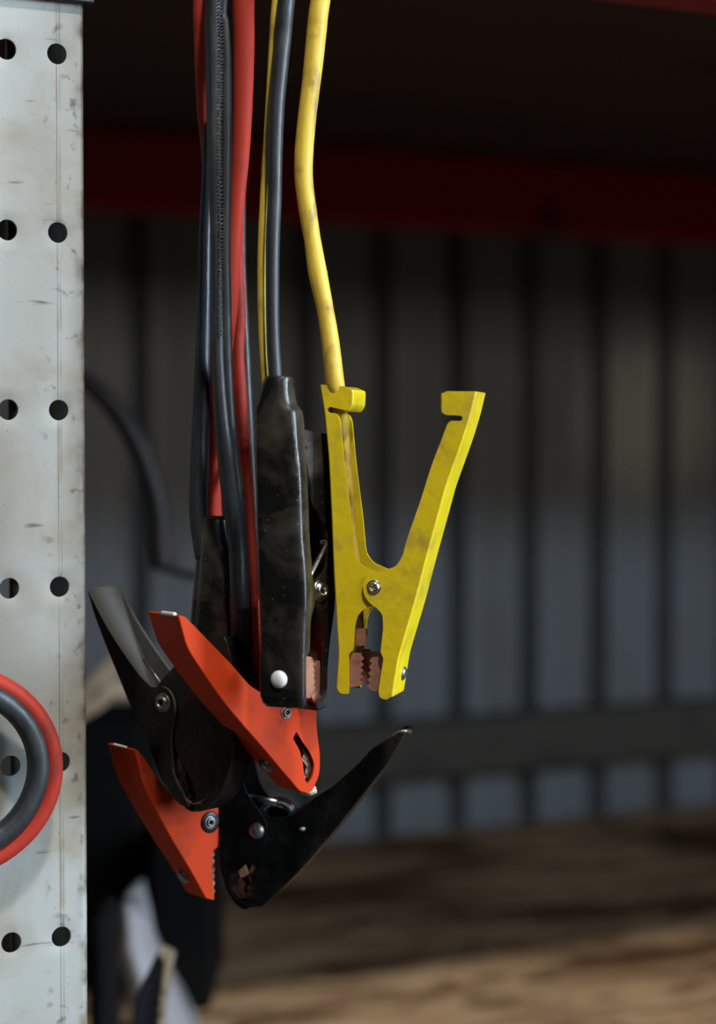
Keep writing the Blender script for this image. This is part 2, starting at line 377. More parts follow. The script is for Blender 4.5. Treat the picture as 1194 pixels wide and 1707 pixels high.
def upright():
    yf = Y_FRONT-0.008
    zr = [Py(99, y_, yf).z for y_ in (90, 1562)]; pitch = (zr[0]-zr[1])/5
    xc = [Py(99, 853, yf).x, Py(15, 853, yf).x]; dx = xc[0]-xc[1]; xc.append(xc[1]-dx)
    R = 0.0052; th = 0.0022; depth = 0.075; rb = 0.0035
    x_r = XR; x_l = xc[2]-(XR-xc[0])
    rows = int(1.9/pitch); zs = [zr[0]+pitch*k for k in range(-14, 3)]
    V = []; Fc = []; S = 32; cache = {}
    def vid(p):
        key = tuple(round(c, 6) for c in p)
        if key not in cache: cache[key] = len(V); V.append(p)
        return cache[key]
    xe = [x_l+rb, (xc[2]+xc[1])/2, (xc[1]+xc[0])/2, x_r-rb]
    for ci in range(3):
        cx = xc[2-ci]; x0, x1 = xe[ci], xe[ci+1]
        for z in zs:
            h = pitch/2; z0, z1 = z-h, z+h
            ring = []; sq = []
            dz = 0.011
            for k in range(S):
                t = 2*PI*(k+0.5)/S; ring.append(vid((cx+R*math.cos(t), yf, z+R*math.sin(t))))
                c_, s_ = math.cos(t), math.sin(t)
                # square target
                sx = (x1-cx)/c_ if c_ > 0 else (x0-cx)/c_; sz = dz/abs(s_) if s_ != 0 else 1e9
                tt = min(sx, sz); sq.append((cx+c_*tt, yf, z+s_*tt))
            sqi = [vid(p) for p in sq]
            for k in range(S):
                l = (k+1) % S
                a, b = sq[k], sq[l]
                # corner insertion when consecutive points lie on different sides
                corner = None
                if abs(a[0]-b[0]) > 1e-9 and abs(a[2]-b[2]) > 1e-9:
                    corner = vid((x1 if max(a[0], b[0]) > cx+ (x1-cx)*0.99 else x0, yf, z+dz if a[2] > z else z-dz))
                Fc.append((ring[k], ring[l], sqi[l], sqi[k]) if corner is None else (ring[k], ring[l], sqi[l], corner, sqi[k]))
            # bands above and below
            topn = sorted([p for p in set(sq) if abs(p[2]-(z+dz)) < 1e-7], key=lambda p: p[0])
            botn = sorted([p for p in set(sq) if abs(p[2]-(z-dz)) < 1e-7], key=lambda p: p[0])
            Fc.append(tuple([vid((x0, yf, z+dz))] + [vid(p) for p in topn] + [vid((x1, yf, z+dz)), vid((x1, yf, z1)), vid((x0, yf, z1))]))
            Fc.append(tuple([vid((x0, yf, z0)), vid((x1, yf, z0)), vid((x1, yf, z-dz))] + [vid(p) for p in reversed(botn)] + [vid((x0, yf, z-dz))]))
    # return bends and side flanges
    zt, zb = zs[-1]+pitch/2, zs[0]-pitch/2
    lev = sorted(set([zt, zb] + [z+s for z in zs for s in (-pitch/2, 0.011, -0.011)]))
    sidez = {x_r-rb: sorted({round(v[2], 6) for v in V if abs(v[0]-(x_r-rb)) < 1e-6}), x_l+rb: sorted({round(v[2], 6) for v in V if abs(v[0]-(x_l+rb)) < 1e-6})}
    for sgn, xs in ((1, x_r-rb), (-1, x_l+rb)):
        path = [(xs, yf)]
        for k in range(1, 6):
            a = PI/2*k/5; path.append((xs+sgn*rb*math.sin(a), yf+rb*(1-math.cos(a))))
        path.append((xs+sgn*rb, yf+depth-rb))
        for k in range(1, 5):
            a = PI/2*k/4; path.append((xs+sgn*rb-sgn*rb*(1-math.cos(a)), yf+depth-rb+rb*math.sin(a)))
        path.append((xs+sgn*(rb-0.018), yf+depth))
        zz = sidez[xs]
        for i in range(len(path)-1):
            for j in range(len(zz)-1):
                (ax_, ay_), (bx_, by_) = path[i], path[i+1]
                Fc.append((vid((ax_, ay_, zz[j])), vid((bx_, by_, zz[j])), vid((bx_, by_, zz[j+1])), vid((ax_, ay_, zz[j+1]))))
    m = mat('upright_paint', (0.415, 0.420, 0.39), 0.42, spots=(0.33, 0.30, 0.235), spot_scale=20, spot_lo=0.46, spot_hi=0.70, rough_var=0.06, bump=0.06, bump_scale=700, specks=(0.13, 0.12, 0.10), speck_size=0.045, speck_scale=120, grain=((0.40, 0.405, 0.37), 90))
    def layers(nt, src):
        N, L = nt.nodes, nt.links; tc = N.new('ShaderNodeTexCoord'); sep = N.new('ShaderNodeSeparateXYZ'); L.new(tc.outputs['Object'], sep.inputs[0])
        cur = src
        def line(x, wid, col, k, nscale, lo=0.40, hi=0.62):
            nonlocal cur
            a = N.new('ShaderNodeMath'); a.operation = 'SUBTRACT'; L.new(sep.outputs['X'], a.inputs[0]); a.inputs[1].default_value = x
            b = N.new('ShaderNodeMath'); b.operation = 'ABSOLUTE'; L.new(a.outputs[0], b.inputs[0])
            r = N.new('ShaderNodeMapRange'); r.inputs[1].default_value = wid; r.inputs[2].default_value = wid*0.3; L.new(b.outputs[0], r.inputs[0])
            n = N.new('ShaderNodeTexNoise'); n.inputs['Scale'].default_value = nscale; n.inputs['Detail'].default_value = 7; L.new(tc.outputs['Object'], n.inputs['Vector'])
            r2 = N.new('ShaderNodeMapRange'); r2.inputs[1].default_value = lo; r2.inputs[2].default_value = hi; L.new(n.outputs[0], r2.inputs[0])
            mu = N.new('ShaderNodeMath'); mu.operation = 'MULTIPLY'; L.new(r.outputs[0], mu.inputs[0]); L.new(r2.outputs[0], mu.inputs[1])
            m2 = N.new('ShaderNodeMath'); m2.operation = 'MULTIPLY'; L.new(mu.outputs[0], m2.inputs[0]); m2.inputs[1].default_value = k
            mx = N.new('ShaderNodeMix'); mx.data_type = 'RGBA'; L.new(m2.outputs[0], mx.inputs[0]); L.new(cur, mx.inputs[6]); mx.inputs[7].default_value = (*col, 1); cur = mx.outputs[2]
        xl = xc[0]-x_base
        line(xl-0.0004, 0.00028, (0.05, 0.045, 0.04), 0.85, 14, 0.30, 0.55)
        line(xl+0.0012, 0.00022, (0.08, 0.05, 0.035), 0.8, 30, 0.42, 0.60)
        line(xl+0.0005, 0.0022, (0.22, 0.14, 0.08), 0.45, 45, 0.52, 0.70)
        line(x_r-x_base+0.0015, 0.0085, (0.10, 0.07, 0.04), 0.95, 55, 0.47, 0.62)
        line(x_r-x_base-0.010, 0.016, (0.10, 0.08, 0.06), 0.8, 130, 0.60, 0.70)
        line(x_r-x_base, 0.0028, (0.13, 0.10, 0.06), 0.7, 35, 0.42, 0.62)
        line(x_r-x_base-0.006, 0.012, (0.30, 0.25, 0.18), 0.55, 38, 0.52, 0.72)
        # thin scratches
        n = N.new('ShaderNodeTexNoise'); n.inputs['Scale'].default_value = 95; n.inputs['Detail'].default_value = 2
        mp = N.new('ShaderNodeMapping'); mp.inputs['Rotation'].default_value = (0, math.radians(38), 0); mp.inputs['Scale'].default_value = (0.30, 1, 2.2)
        L.new(tc.outputs['Object'], mp.inputs[0]); L.new(mp.outputs[0], n.inputs['Vector'])
        r = N.new('ShaderNodeMapRange'); r.inputs[1].default_value = 0.70; r.inputs[2].default_value = 0.77; L.new(n.outputs[0], r.inputs[0])
        mx = N.new('ShaderNodeMix'); mx.data_type = 'RGBA'; L.new(r.outputs[0], mx.inputs[0]); L.new(cur, mx.inputs[6]); mx.inputs[7].default_value = (0.14, 0.12, 0.09, 1)
        return mx.outputs[2]
    x_base = (x_l+x_r)/2
    add_mask_layers(m, layers)
    o = link('perforated_channel', V, Fc, m)
    s = o.modifiers.new('sheet', 'SOLIDIFY'); s.thickness = th; s.offset = -1
    o.modifiers.new('wn', 'WEIGHTED_NORMAL')
    zb = min(v[2] for v in V)
    for v in o.data.vertices: v.co.z -= 0
    base = Vector((x_base, yf+depth/2, zb))
    plate_ = box('foot_plate', x_l-0.015, x_r+0.015, yf-0.015, yf+depth+0.015, 0.0, 0.006, M['dull_steel'], 0.001)
    # drop the post to the floor
    for v in o.data.vertices:
        if v.co.z < zb+1e-5: v.co.z = 0.0
    base.z = 0.0
    sb = sc
    thing('rack_upright', base, [(o, []), (plate_, [])], 'pale grey perforated steel rack post with paired round holes, at the left edge', 'post')
    o.name = 'perforated_channel'
    return xc, pitch, zs, yf, x_l
UPR = upright()
# connector plate of the upper beam on the post
bz = Py(100, 1, Y_FRONT-0.0115).z
v, f = box_data(UPR[4]-0.002, XR+0.004, Y_FRONT-0.0125, Y_FRONT-0.0085, bz, bz+0.17)
single(wn(link('beam_connector', v, f, M['dark_card']), 0.001), 'dark steel connector plate at the very top of the perforated post', 'connector')

# ------------------------------------------------------------------ 1. yellow clamp
def Zy(pts): return [(500+p[0]/2.944, 620+p[1]/2.944) + tuple(p[2:]) for p in pts]
def yellow_clamp():
    fr = Frame(620, 1000, 0.968, 14); m = M['yellow_vinyl']; W = 82
    left = Zy([(105,62,0),(128,200),(148,420),(162,700),(172,950),(188,1250),(197,1385),(184,1555,10),
               (200,1578,6),(240,1582,3),(238,1385,10),(262,1366,8),(268,1250),(285,1190,20),(325,1157,20),(385,1140),(425,1060,20),(405,995,20),(362,976),(300,950,30),(266,898,20),
               (250,720),(216,450),(196,235,10),(180,203,6),(140,200,6),(131,186,5),(145,170,5),(232,190,4),(252,165,6),(256,88,6),(215,70,0)])
    lo = half('left_handle', fr, left, [(0, 8), (28, 30)], W, m, w0=3, fold=18, thick=1.7, edge=0.75)
    right = Zy([(862,96,0),(835,210),(798,330),(715,560),(680,690),(622,900),(562,1130),(482,1400),(452,1590,6),
                (430,1608,6),(396,1598,6),(390,1560,6),(415,1402,6),(400,1375,10),(414,1250,20),(410,1190,20),(385,1160,20),(345,1132),(316,1090),(314,1035),(336,998),(376,982),(430,968),(475,955,20),(508,905,20),(530,820,20),(600,620),(650,460),(700,330),(728,255,10),(742,240,6),(795,241,5),(804,227,5),(795,213,5),(722,212,5),(703,200,6),(703,105,6),(728,95,0)])
    ro = half('right_handle', fr, right, [(0, 8), (35, 36)], W-2, m, w0=-3, fold=16, thick=1.7, edge=0.75)
    k = fr.k
    # copper jaws
    jl = Zy([(232,1380,3)] + [(298,1384,2)] + teeth((294, 288), 1395, 1545, 5, 14, 1)[0:] + [(250,1550,3),(226,1540,3)])
    jlo = half('copper_jaw', fr, jl, [(len(jl)-2, len(jl)-1)], W-14, M['copper'], w0=10, fold=3, thick=1.0, edge=0.15)
    jr = Zy([(418,1400,3),(392,1572,3),(345,1566,2)] + teeth((338, 352), 1560, 1402, 5, 14, -1)[1:] )
    jro = half('copper_jaw', fr, jr, [(0, 1)], W-14, M['copper'], w0=8, fold=3, thick=1.0, edge=0.15)
    br = Zy([(300,1535,3),(345,1540,3),(345,1555,3),(296,1552,3)])
    tab = half('copper_tab', fr, Zy([(266,1262,2),(313,1265,4),(311,1346,4),(262,1350,2)]), [(3, 0)], 10, M['copper'], w0=16, fold=2, thick=1.0, edge=0.15)
    dish = half('jaw_liner', fr, Zy([(262,1395,4),(388,1395,4),(372,1552,4),(262,1548,4)]), [(0, 3)], 10, M['copper'], w0=W-20, fold=2, thick=0.6, edge=0.1)
    c = fr.pt(500+364/2.944, 620+1057/2.944, -4)
    piv = washer_bolt('pivot_bolt', c, -fr.w, 13.2*k, M['steel'])
    c2 = fr.loc(500+492/2.944-10, 620+1500/2.944); ax = (fr.u*0.95 - fr.v*0.28)
    q = fr.loc(500+468/2.944, 620+1497/2.944)
    riv = dome_rivet('rivet', fr.at((q.x+0.0002, q.y), 50*k), ax, 13*k, M['dull_steel'])
    sp = coil('spring', fr, 625, 978, 10, 2.0, 14, W-6, 5, M['steel'])
    # cable
    rows = [(-330, 545, 578, 0.985), (-180, 548, 581, 0.980), (0, 518, 551), (50, 511.5, 545), (100, 507, 539.5), (150, 502, 533), (200, 496, 527), (256, 491, 522.5), (300, 491.5, 522), (350, 498, 528), (400, 507, 535), (456, 514, 546), (514, 528, 556), (571, 536, 566), (642, 543, 575), (700, 553, 581), (800, 563, 589), (880, 572, 594), (960, 588, 604), (1100, 594, 608)]
    rows = [r if len(r) > 3 else r + (0.9725 + (0.010 if r[0] > 650 else 0.0),) for r in rows]
    cb = cable_px('cable', rows, M['yellow_rubber'], 0.98, seg=24); cb['label'] = 'yellow rubber welding cable running up from the handle'
    jlo['label'] = 'toothed copper jaw'; jro['label'] = 'toothed copper jaw'
    thing('welding_clamp', fr.pt(620, 1165), [(lo, [jlo, tab]), (ro, [jro, riv]), piv, sp, cb, dish],
          'bright yellow spring clamp hanging wide open, rightmost of the clamps', 'clamp')
yellow_clamp()

# ------------------------------------------------------------------ 2. black booted clamp in front
def boot_clamp():
    m = M['black_vinyl']; fr = Frame(465, 1000, 0.945, 20); k = fr.k
    secs = [(626,436,472,6,46,2.4),(629,434,477,3,52,2.6),(640,431,477,2,52,3.0),(672,422,481,0,54,3.4),(688,419,490,0,56,3.8),(740,420,494,0,54,4.5),(800,421,499,1,50,4.5),(900,424.5,503,0,48,5),(960,426.5,508,0,46,5),(1010,428,509,0,44,5),(1041,429.5,507,0,40,5),(1086,430.5,506,0,38,5),(1096,430.5,505,0,22,4.5),(1160,431.5,505,0,22,4.5),(1172,434,505,2,24,4),(1180,440,500,5,22,3.4)]
    near = loft('booted_handle', fr, secs, m, seg=56)
    riv = dome_rivet('rivet', fr.pt(465.5, 1132.5, 0), -fr.w, 15*k, M['white_cap']); riv['label'] = 'round white rivet head'
    # side frame: its plane runs away from the viewer
    fs = Frame(512, 1000, 0.948, -68); ks = fs.k
    ear = half('hinge_ear', fs, [(508,930),(512,928),(519,958),(526,985,6),(523,1012),(513,1040),(508,1050)], [], 70, M['worn_black_vinyl'], w0=0, thick=1.2)
    jaw1 = half('copper_jaw', fs, [(508,1094,0),(522,1097,0)] + teeth((522, 524), 1100, 1152, 5, 2.4, 1) + [(518,1164,0),(508,1164,0)], [(0, 1)], 62, M['copper'], w0=2, fold=2, thick=1.0, edge=0.15)
    fb = Frame(540, 985, 0.984, -48)
    far = [(549,725,8),(553,790),(556,880),(557,952),(552,1020),(546,1060),(541,1110),(539.5,1176,2),(525,1182,2),(522,1172,2),(533,1160),(535,1100),(534,1050),(524,1012),(520.5,985,8),(524,962,6),(534,956),(541,945),(543,890),(518,840),(512,800),(505,762,4),(504,752,3),(508,745,3),(501,738,3),(501,716,3)]
    fh = half('rear_handle', fb, far, [(0, 8), (23, 24)], 66, m, w0=-4, fold=8, thick=1.5, edge=0.5)
    jaw2 = half('copper_jaw', fb, [(536,1102,0),(538,1172,0),(526,1172,0)] + teeth((524, 529), 1168, 1104, 5, 3.2, -1)[1:], [(0, 1)], 60, M['copper'], w0=4, fold=2, thick=1.0, edge=0.15)
    piv = eyelet_rivet('pivot_bolt', fb.pt(534, 984, -6), -fb.w, 19*fb.k, M['steel'])
    q0, q1 = fb.pt(545, 905, -9), fb.pt(518, 958, -30)
    wire = sweep('spring', catmull([q0 + fb.w*0.004, q0, q0.lerp(q1, 0.5), q1, q1 - UP*0.006 - RGT*0.002], 5), 4.2*k, M['steel'], 12); wire['label'] = 'bright steel spring leg'
    blk = [(-330, 494, 521, 0.962), (-180, 486, 514, 0.966), (0, 464, 492), (60, 459, 486), (120, 453, 480), (180, 448, 474.5), (260, 446, 471), (330, 446, 469.5), (400, 443, 467), (480, 443, 465.5), (560, 444, 466.5), (620, 447, 470), (680, 452, 474)]
    c1 = cable_px('cable', [r if len(r) > 3 else r+(0.956,) for r in blk], M['black_rubber'], 0.955, seg=24)
    yel = [(-330, 480, 497, 0.969), (-180, 474, 490, 0.972), (0, 457.5, 471), (70, 452.5, 466), (150, 448, 461), (220, 444, 457), (300, 439, 452), (400, 434, 447), (480, 433, 446), (560, 435, 448), (620, 438.5, 451), (690, 442, 455)]
    yel2 = [(r[0], r[1]-4, r[2]-2) if len(r) == 3 else r for r in yel]
    c2 = cable_px('cable', [r if len(r) > 3 else r+(0.962,) for r in yel2], M['yellow_rubber'], 0.955, seg=16)
    c1['label'] = 'grey black rubber cable'; c2['label'] = 'thin yellow cable beside the black one'
    thing('jumper_clamp', fr.pt(470, 1180), [(near, [riv, jaw1]), ear, (fh, [jaw2]), piv, wire, c1, c2],
          'large black rubber-booted clamp with round white rivet, in front of the yellow clamp', 'clamp')
boot_clamp()

# ------------------------------------------------------------------ 3. black clamp with open lever, left
def left_black():
    m = M['worn_black_vinyl']; fr = Frame(330, 1340, 1.0, 35); k = fr.k; W = 80
    lever = [(148,981,0),(160,1022),(175,1063),(199,1122),(215,1162),(247,1232),(274,1302),(302,1340,8),
             (318,1345,4),(306,1318,4),(292,1290,4),(289,1262,4),(286,1225),(294,1196),(293,1168),(285,1150,8),(272,1143,8),(256,1146,6),(238,1129),(216,1099),(196,1069),(176,1036),(157,999,6)]
    lv = half('lever', fr, lever, [(0, 7)], W, m, inner=M['lit_dusty_vinyl'], w0=-2, fold=5, thick=1.4, edge=0.45)
    lower = [(374,1060),(385,1120),(388,1200),(384,1270),(368,1318),(340,1350),(322,1352,4),(326,1322,3),(318,1300,3),(302,1270),(284,1228),(262,1200),(250,1170),(262,1142),(300,1100),(312,1060)]
    lw = half('lower_jaw', fr, lower, [(0, 6)], W-26, m, w0=3, fold=12, thick=1.4, edge=0.45)
    fb = Frame(348, 1000, 1.003, 25)
    secs = [(861,322,364,16,56,2.3),(866,318,369,12,62,2.3),(880,316,371,10,66,2.4),(941,313,380,6,72,2.6),(1028,306,388,2,78,2.8),(1090,303,390,0,80,3),(1150,305,390,0,80,3),(1190,318,386,6,74,3)]
    bt = loft('boot', fb, secs, M['black_vinyl'], seg=44); bt['label'] = 'glossy black rubber boot over the cable end'
    piv = eyelet_rivet('pivot_bolt', fr.pt(271.5, 1171.5, -5), -fr.w, 16.5*k, M['dull_steel'])
    j1 = half('jaw_teeth', fr, [(294,1262,2),(304,1268,2),(302,1280,0),(308,1288,0),(306,1300,0),(313,1308,0),(311,1318,0),(317,1326,0),(312,1336,2),(298,1310,2),(292,1285,2)], [(9, 10)], W-14, M['dirty_copper'], w0=4, fold=2, thick=1.0, edge=0.2)
    j2 = half('jaw_teeth', fr, [(312,1262,0),(316,1275,0),(313,1285,0),(321,1293,0),(318,1305,0),(326,1314,0),(322,1328,0),(336,1330,2),(336,1290,2),(324,1262,2)], [(7, 8)], W-20, M['dirty_copper'], w0=8, fold=2, thick=1.0, edge=0.2)
    crust = sweep('grime', [fr.pt(x_, y_, -5 + 3*math.sin(i_*2.1)) for i_, (x_, y_) in enumerate([(283,1262),(287,1280),(291,1296),(298,1310),(303,1322),(312,1334),(322,1340),(334,1338),(343,1332)])], [r_*k for r_ in (0.6, 2.0, 0.7, 2.4, 1.0, 2.6, 0.9, 2.2, 0.6)], M['dirty_copper'], 8)
    crust.name = 'grime'; crust['label'] = 'pale cracked grime round the jaw'
    spr = coil('spring', fr, 270, 1172, 17, 3, 12, W-12, 4, M['dull_steel'], legs=[(232, 1100), (320, 1110)])
    rows = [(-330, 354, 384, 1.0), (-180, 346, 375, 1.0), (0, 334, 362), (100, 336, 363), (200, 337, 361), (300, 336, 357), (400, 331, 353), (500, 329, 351.5), (600, 325, 351), (700, 320, 350), (780, 316.5, 348), (860, 315.5, 346), (930, 325, 356)]
    cb = cable_px('cable', [r if len(r) > 3 else r+(1.008 + (0.004 if r[0] > 600 else 0),) for r in rows], M['black_rubber'], 1.01)
    thing('jumper_clamp', fr.pt(330, 1350), [(lv, [j1]), (lw, [j2, crust]), bt, piv, spr, cb],
          'black clamp at left with hollow grey-lined lever flaring up behind the upper orange clamp', 'clamp')
left_black()

# ------------------------------------------------------------------ 4. upper orange clamp
def orange_parts(fr, cheek, fold_n, W, w0=0):
    return half('handle', fr, cheek, [(0, fold_n)], W, M['orange_vinyl'], w0=w0, fold=16, thick=1.6, edge=0.6)
def upper_orange():
    fr = Frame(500, 1300, 0.992, -36); k = fr.k; W = 92
    cheek = [(298,1026,0),(312,1079),(344,1128),(376,1173),(410,1213),(440,1247),(471,1284),(500,1318,8),
             (512,1322,3),(518,1314,3),(507,1300,4),(503,1270,4),(498,1250,4),(487,1231,3),(495,1215,3),(499,1195),(492,1172),(470,1160),(440,1158),(416,1144,14),(385,1108),(354,1076),(325,1046),(306,1027,4)]
    h = half('handle', fr, cheek, [(0, 7)], W, M['orange_vinyl'], taper=(1040, 1, 1320, 0.66), fold=30, thick=1.6, edge=0.6)
    other = [(530,1165),(528,1195),(530,1225),(535,1260),(534,1292),(522,1318,6),(512,1320,3),(514,1309,3),(523,1296),(527,1275),(519,1254),(507,1238),(494,1216),(484,1196),(462,1176),(448,1150),(436,1080),(432,1000,0),(490,990,0),(512,1090)]
    h2 = half('rear_handle', fr, other, [(18, 5)] if False else [(0, 5)], W-10, M['orange_vinyl'], w0=6, fold=10, thick=1.5, edge=0.6)
    t1 = half('jaw_teeth', fr, [(500,1250,0),(506,1258,0),(503,1266,0),(511,1276,0),(507,1286,0),(515,1296,0),(511,1306,0),(505,1300,0),(499,1270,0)], [(7, 8)], W-24, M['dirty_copper'], w0=10, fold=1, thick=1.0, edge=0.2)
    t2 = half('jaw_teeth', fr, [(510,1245,0),(513,1258,0),(510,1268,0),(518,1278,0),(515,1290,0),(520,1300,0),(527,1285,0),(525,1262,0),(516,1246,0)], [(6, 7)], W-30, M['dirty_copper'], w0=14, fold=1, thick=1.0, edge=0.2)
    # the rivet sits on the outer spine, low on the left
    q = fr.loc(466, 1279); ax = (-fr.u*0.75 - fr.v*0.66).normalized()
    rv = dome_rivet('rivet', fr.at((q.x, q.y), 36*k) + ax*0.0006, ax, 15*k, M['dull_steel'])
    pv = eyelet_rivet('pivot_bolt', fr.pt(477, 1188, -2), -fr.w, 11*k, M['dull_steel'])
    blob = link('seal', *blob_data(fr.pt(514, 1317, 20), 0.0026, (1.6, 1.6, 1.1), 3), M['tan']); blob['label'] = 'pale melted tip at the jaw'
    rows = [(520, 388, 410, 1.008), (560, 385, 408, 1.008), (600, 386, 408, 1.008), (650, 388, 411.5, 1.006), (700, 391, 414, 1.004), (760, 396, 418, 1.002), (800, 399, 421, 1.0), (860, 403, 425, 1.0), (940, 409, 430, 1.0), (1020, 415, 434, 1.0), (1100, 426, 446, 1.004), (1170, 440, 460, 1.01)]
    up = [(-330, 392, 414, 1.004), (-150, 392, 414, 1.004), (0, 390, 412, 1.008), (200, 388, 410, 1.012), (400, 384, 406, 1.012)]
    cb = cable_px('cable', up + rows, M['red_rubber'], 1.0); cb['label'] = 'red rubber cable'
    bl = cable_px('cable', [(-330, 400, 420, 1.012), (-100, 396, 416, 1.014), (200, 391, 411, 1.018), (400, 391, 410, 1.018), (480, 394, 412, 1.018), (560, 398, 416, 1.016), (640, 402, 420, 1.014), (700, 405, 423, 1.012), (800, 410, 428, 1.01), (1000, 424, 440, 1.01), (1150, 440, 456, 1.014)], M['black_rubber'], 1.0); bl['label'] = 'black rubber cable running behind the red one'
    rd = cable_px('cable', [(-330, 404, 418, 1.02), (-100, 400, 414, 1.022), (300, 390, 404, 1.024), (480, 391, 403.5, 1.024), (520, 393, 405.5, 1.024), (560, 397, 409.5, 1.022), (620, 402, 414.5, 1.022), (690, 407, 420, 1.02), (800, 414, 428, 1.018), (1000, 428, 442, 1.016), (1150, 446, 460, 1.02)], M['red_rubber'], 1.0); rd['label'] = 'thin red edge of the twin cable'
    tip = sweep('worn_tip', catmull([fr.at(fr.loc(297, 1025), w_*k) for w_ in (10, 22, 36, 50)], 4), 3.4*k, M['white_cap'], 10); tip['label'] = 'pale worn tip of the handle'
    thing('jumper_clamp', fr.pt(500, 1320), [(h, [rv, t1, tip]), (h2, [t2]), pv, blob, cb, bl, rd],
          'upper of the two orange-red clamps, crossing diagonally under the white-riveted black clamp', 'clamp')
def blob_data(c, r, s, seed, n=12):
    V = []; Fc = []
    for i in range(n+1):
        for j in range(n*2):
            a = PI*i/n; b = PI*j/n; d = Vector((math.sin(a)*math.cos(b)*s[0], math.sin(a)*math.sin(b)*s[1], math.cos(a)*s[2]))
            f = 1 + 0.30*noise.noise(d*2.2 + Vector((seed*3.1, 0, 0)))
            V.append(c + d*r*f)
    for i in range(n):
        for j in range(n*2):
            l = (j+1) % (n*2); Fc.append((i*2*n+j, i*2*n+l, (i+1)*2*n+l, (i+1)*2*n+j))
    return V, Fc
upper_orange()

# ------------------------------------------------------------------ 5. lower orange clamp
def lower_orange():
    fr = Frame(345, 1450, 1.036, -36); k = fr.k; W = 88
    cheek = [(226,1250,0),(239,1307),(263,1355),(290,1404),(312,1440),(328,1468),(344,1497,6),
             (356,1500,3),(355,1484,3),(352,1452,4),(353,1418,3),(362,1412,5),(363,1380),(362,1327,5),(350,1328,6),(336,1350,8),(317,1354,8),(290,1330),(262,1298),(238,1262),(228,1251,3)]
    h = half('handle', fr, cheek, [(0, 6)], W, M['orange_vinyl'], taper=(1260, 1, 1500, 0.66), fold=30, thick=1.6, edge=0.6)
    other = [(366,1300),(366,1380),(365,1450),(362,1494,3),(356,1498,3),(355,1486),(360,1460),(360,1420),(352,1400),(340,1370),(342,1320),(350,1240),(346,1150,0),(366,1150,0)]
    h2 = half('rear_handle', fr, other, [(0, 3)], W-30, M['orange_vinyl'], w0=16, fold=6, thick=1.5)
    tt = half('jaw_teeth', fr, [(353,1416,0)] + teeth((357, 358), 1418, 1492, 6, 4, 1) + [(352,1490,0),(350,1450,0)], [(len(teeth((1,2),0,1,6,1,1))+1, len(teeth((1,2),0,1,6,1,1))+2)], W-20, M['dirty_copper'], w0=6, fold=1, thick=1.0, edge=0.2)
    rv0 = fr.loc(325, 1466); ax = (-fr.u*0.78 - fr.v*0.62).normalized()
    rv = dome_rivet('rivet', fr.at((rv0.x, rv0.y), 34*k) + ax*0.0004, ax, 14*k, M['dull_steel'])
    pv = eyelet_rivet('pivot_bolt', fr.pt(350, 1370.5, -5), -fr.w, 11*k, M['dull_steel'])
    wsh = lathe('washer', [(18*k, -0.001), (18.5*k, 0.0002), (16*k, 0.0008), (12*k, 0.0008)], fr.pt(350, 1370.5, -2), -fr.w, M['worn_black_vinyl'])
    rows = [(-330, 406, 438, 0.998), (-180, 398, 432, 0.99), (0, 388, 424.5), (60, 388.5, 424.5), (130, 388.5, 423), (200, 388, 420), (260, 386, 416), (300, 384, 412), (360, 379, 406), (420, 374, 402), (480, 369, 399), (520, 365, 396), (560, 361, 391), (620, 355, 383, 1.0), (700, 350, 374, 1.014), (780, 346, 367, 1.024), (860, 345, 365, 1.034), (960, 348, 372, 1.042), (1080, 352, 380, 1.05), (1200, 352, 380, 1.055)]
    cb = cable_px('cable', [r if len(r) > 3 else r+(0.990,) for r in rows], M['red_rubber'], 1.0, seg=24); cb['label'] = 'thick faded red rubber cable'
    r2 = cable_px('cable', [(-330, 342, 366, 1.012), (-150, 332, 356, 1.012), (0, 322, 350, 1.0), (60, 323, 350, 1.0), (120, 325, 351, 1.002), (180, 328, 353, 1.006), (240, 334, 356, 1.012), (320, 340, 360, 1.022), (420, 345, 365, 1.026), (600, 346, 366, 1.034), (800, 348, 368, 1.042), (1000, 356, 376, 1.05), (1190, 362, 382, 1.06)], M['red_rubber'], 1.0); r2['label'] = 'second red cable running behind the black ones'
    tip = sweep('worn_tip', catmull([fr.at(fr.loc(226, 1250), w_*k) for w_ in (30, 42, 56, 72)], 4), 2.6*k, M['white_cap'], 10); tip['label'] = 'pale worn tip of the handle'
    thing('jumper_clamp', fr.pt(345, 1500), [(h, [rv, tt, tip]), h2, pv, wsh, cb, r2],
          'lower of the two orange-red clamps, lever up beside the perforated post', 'clamp')
lower_orange()

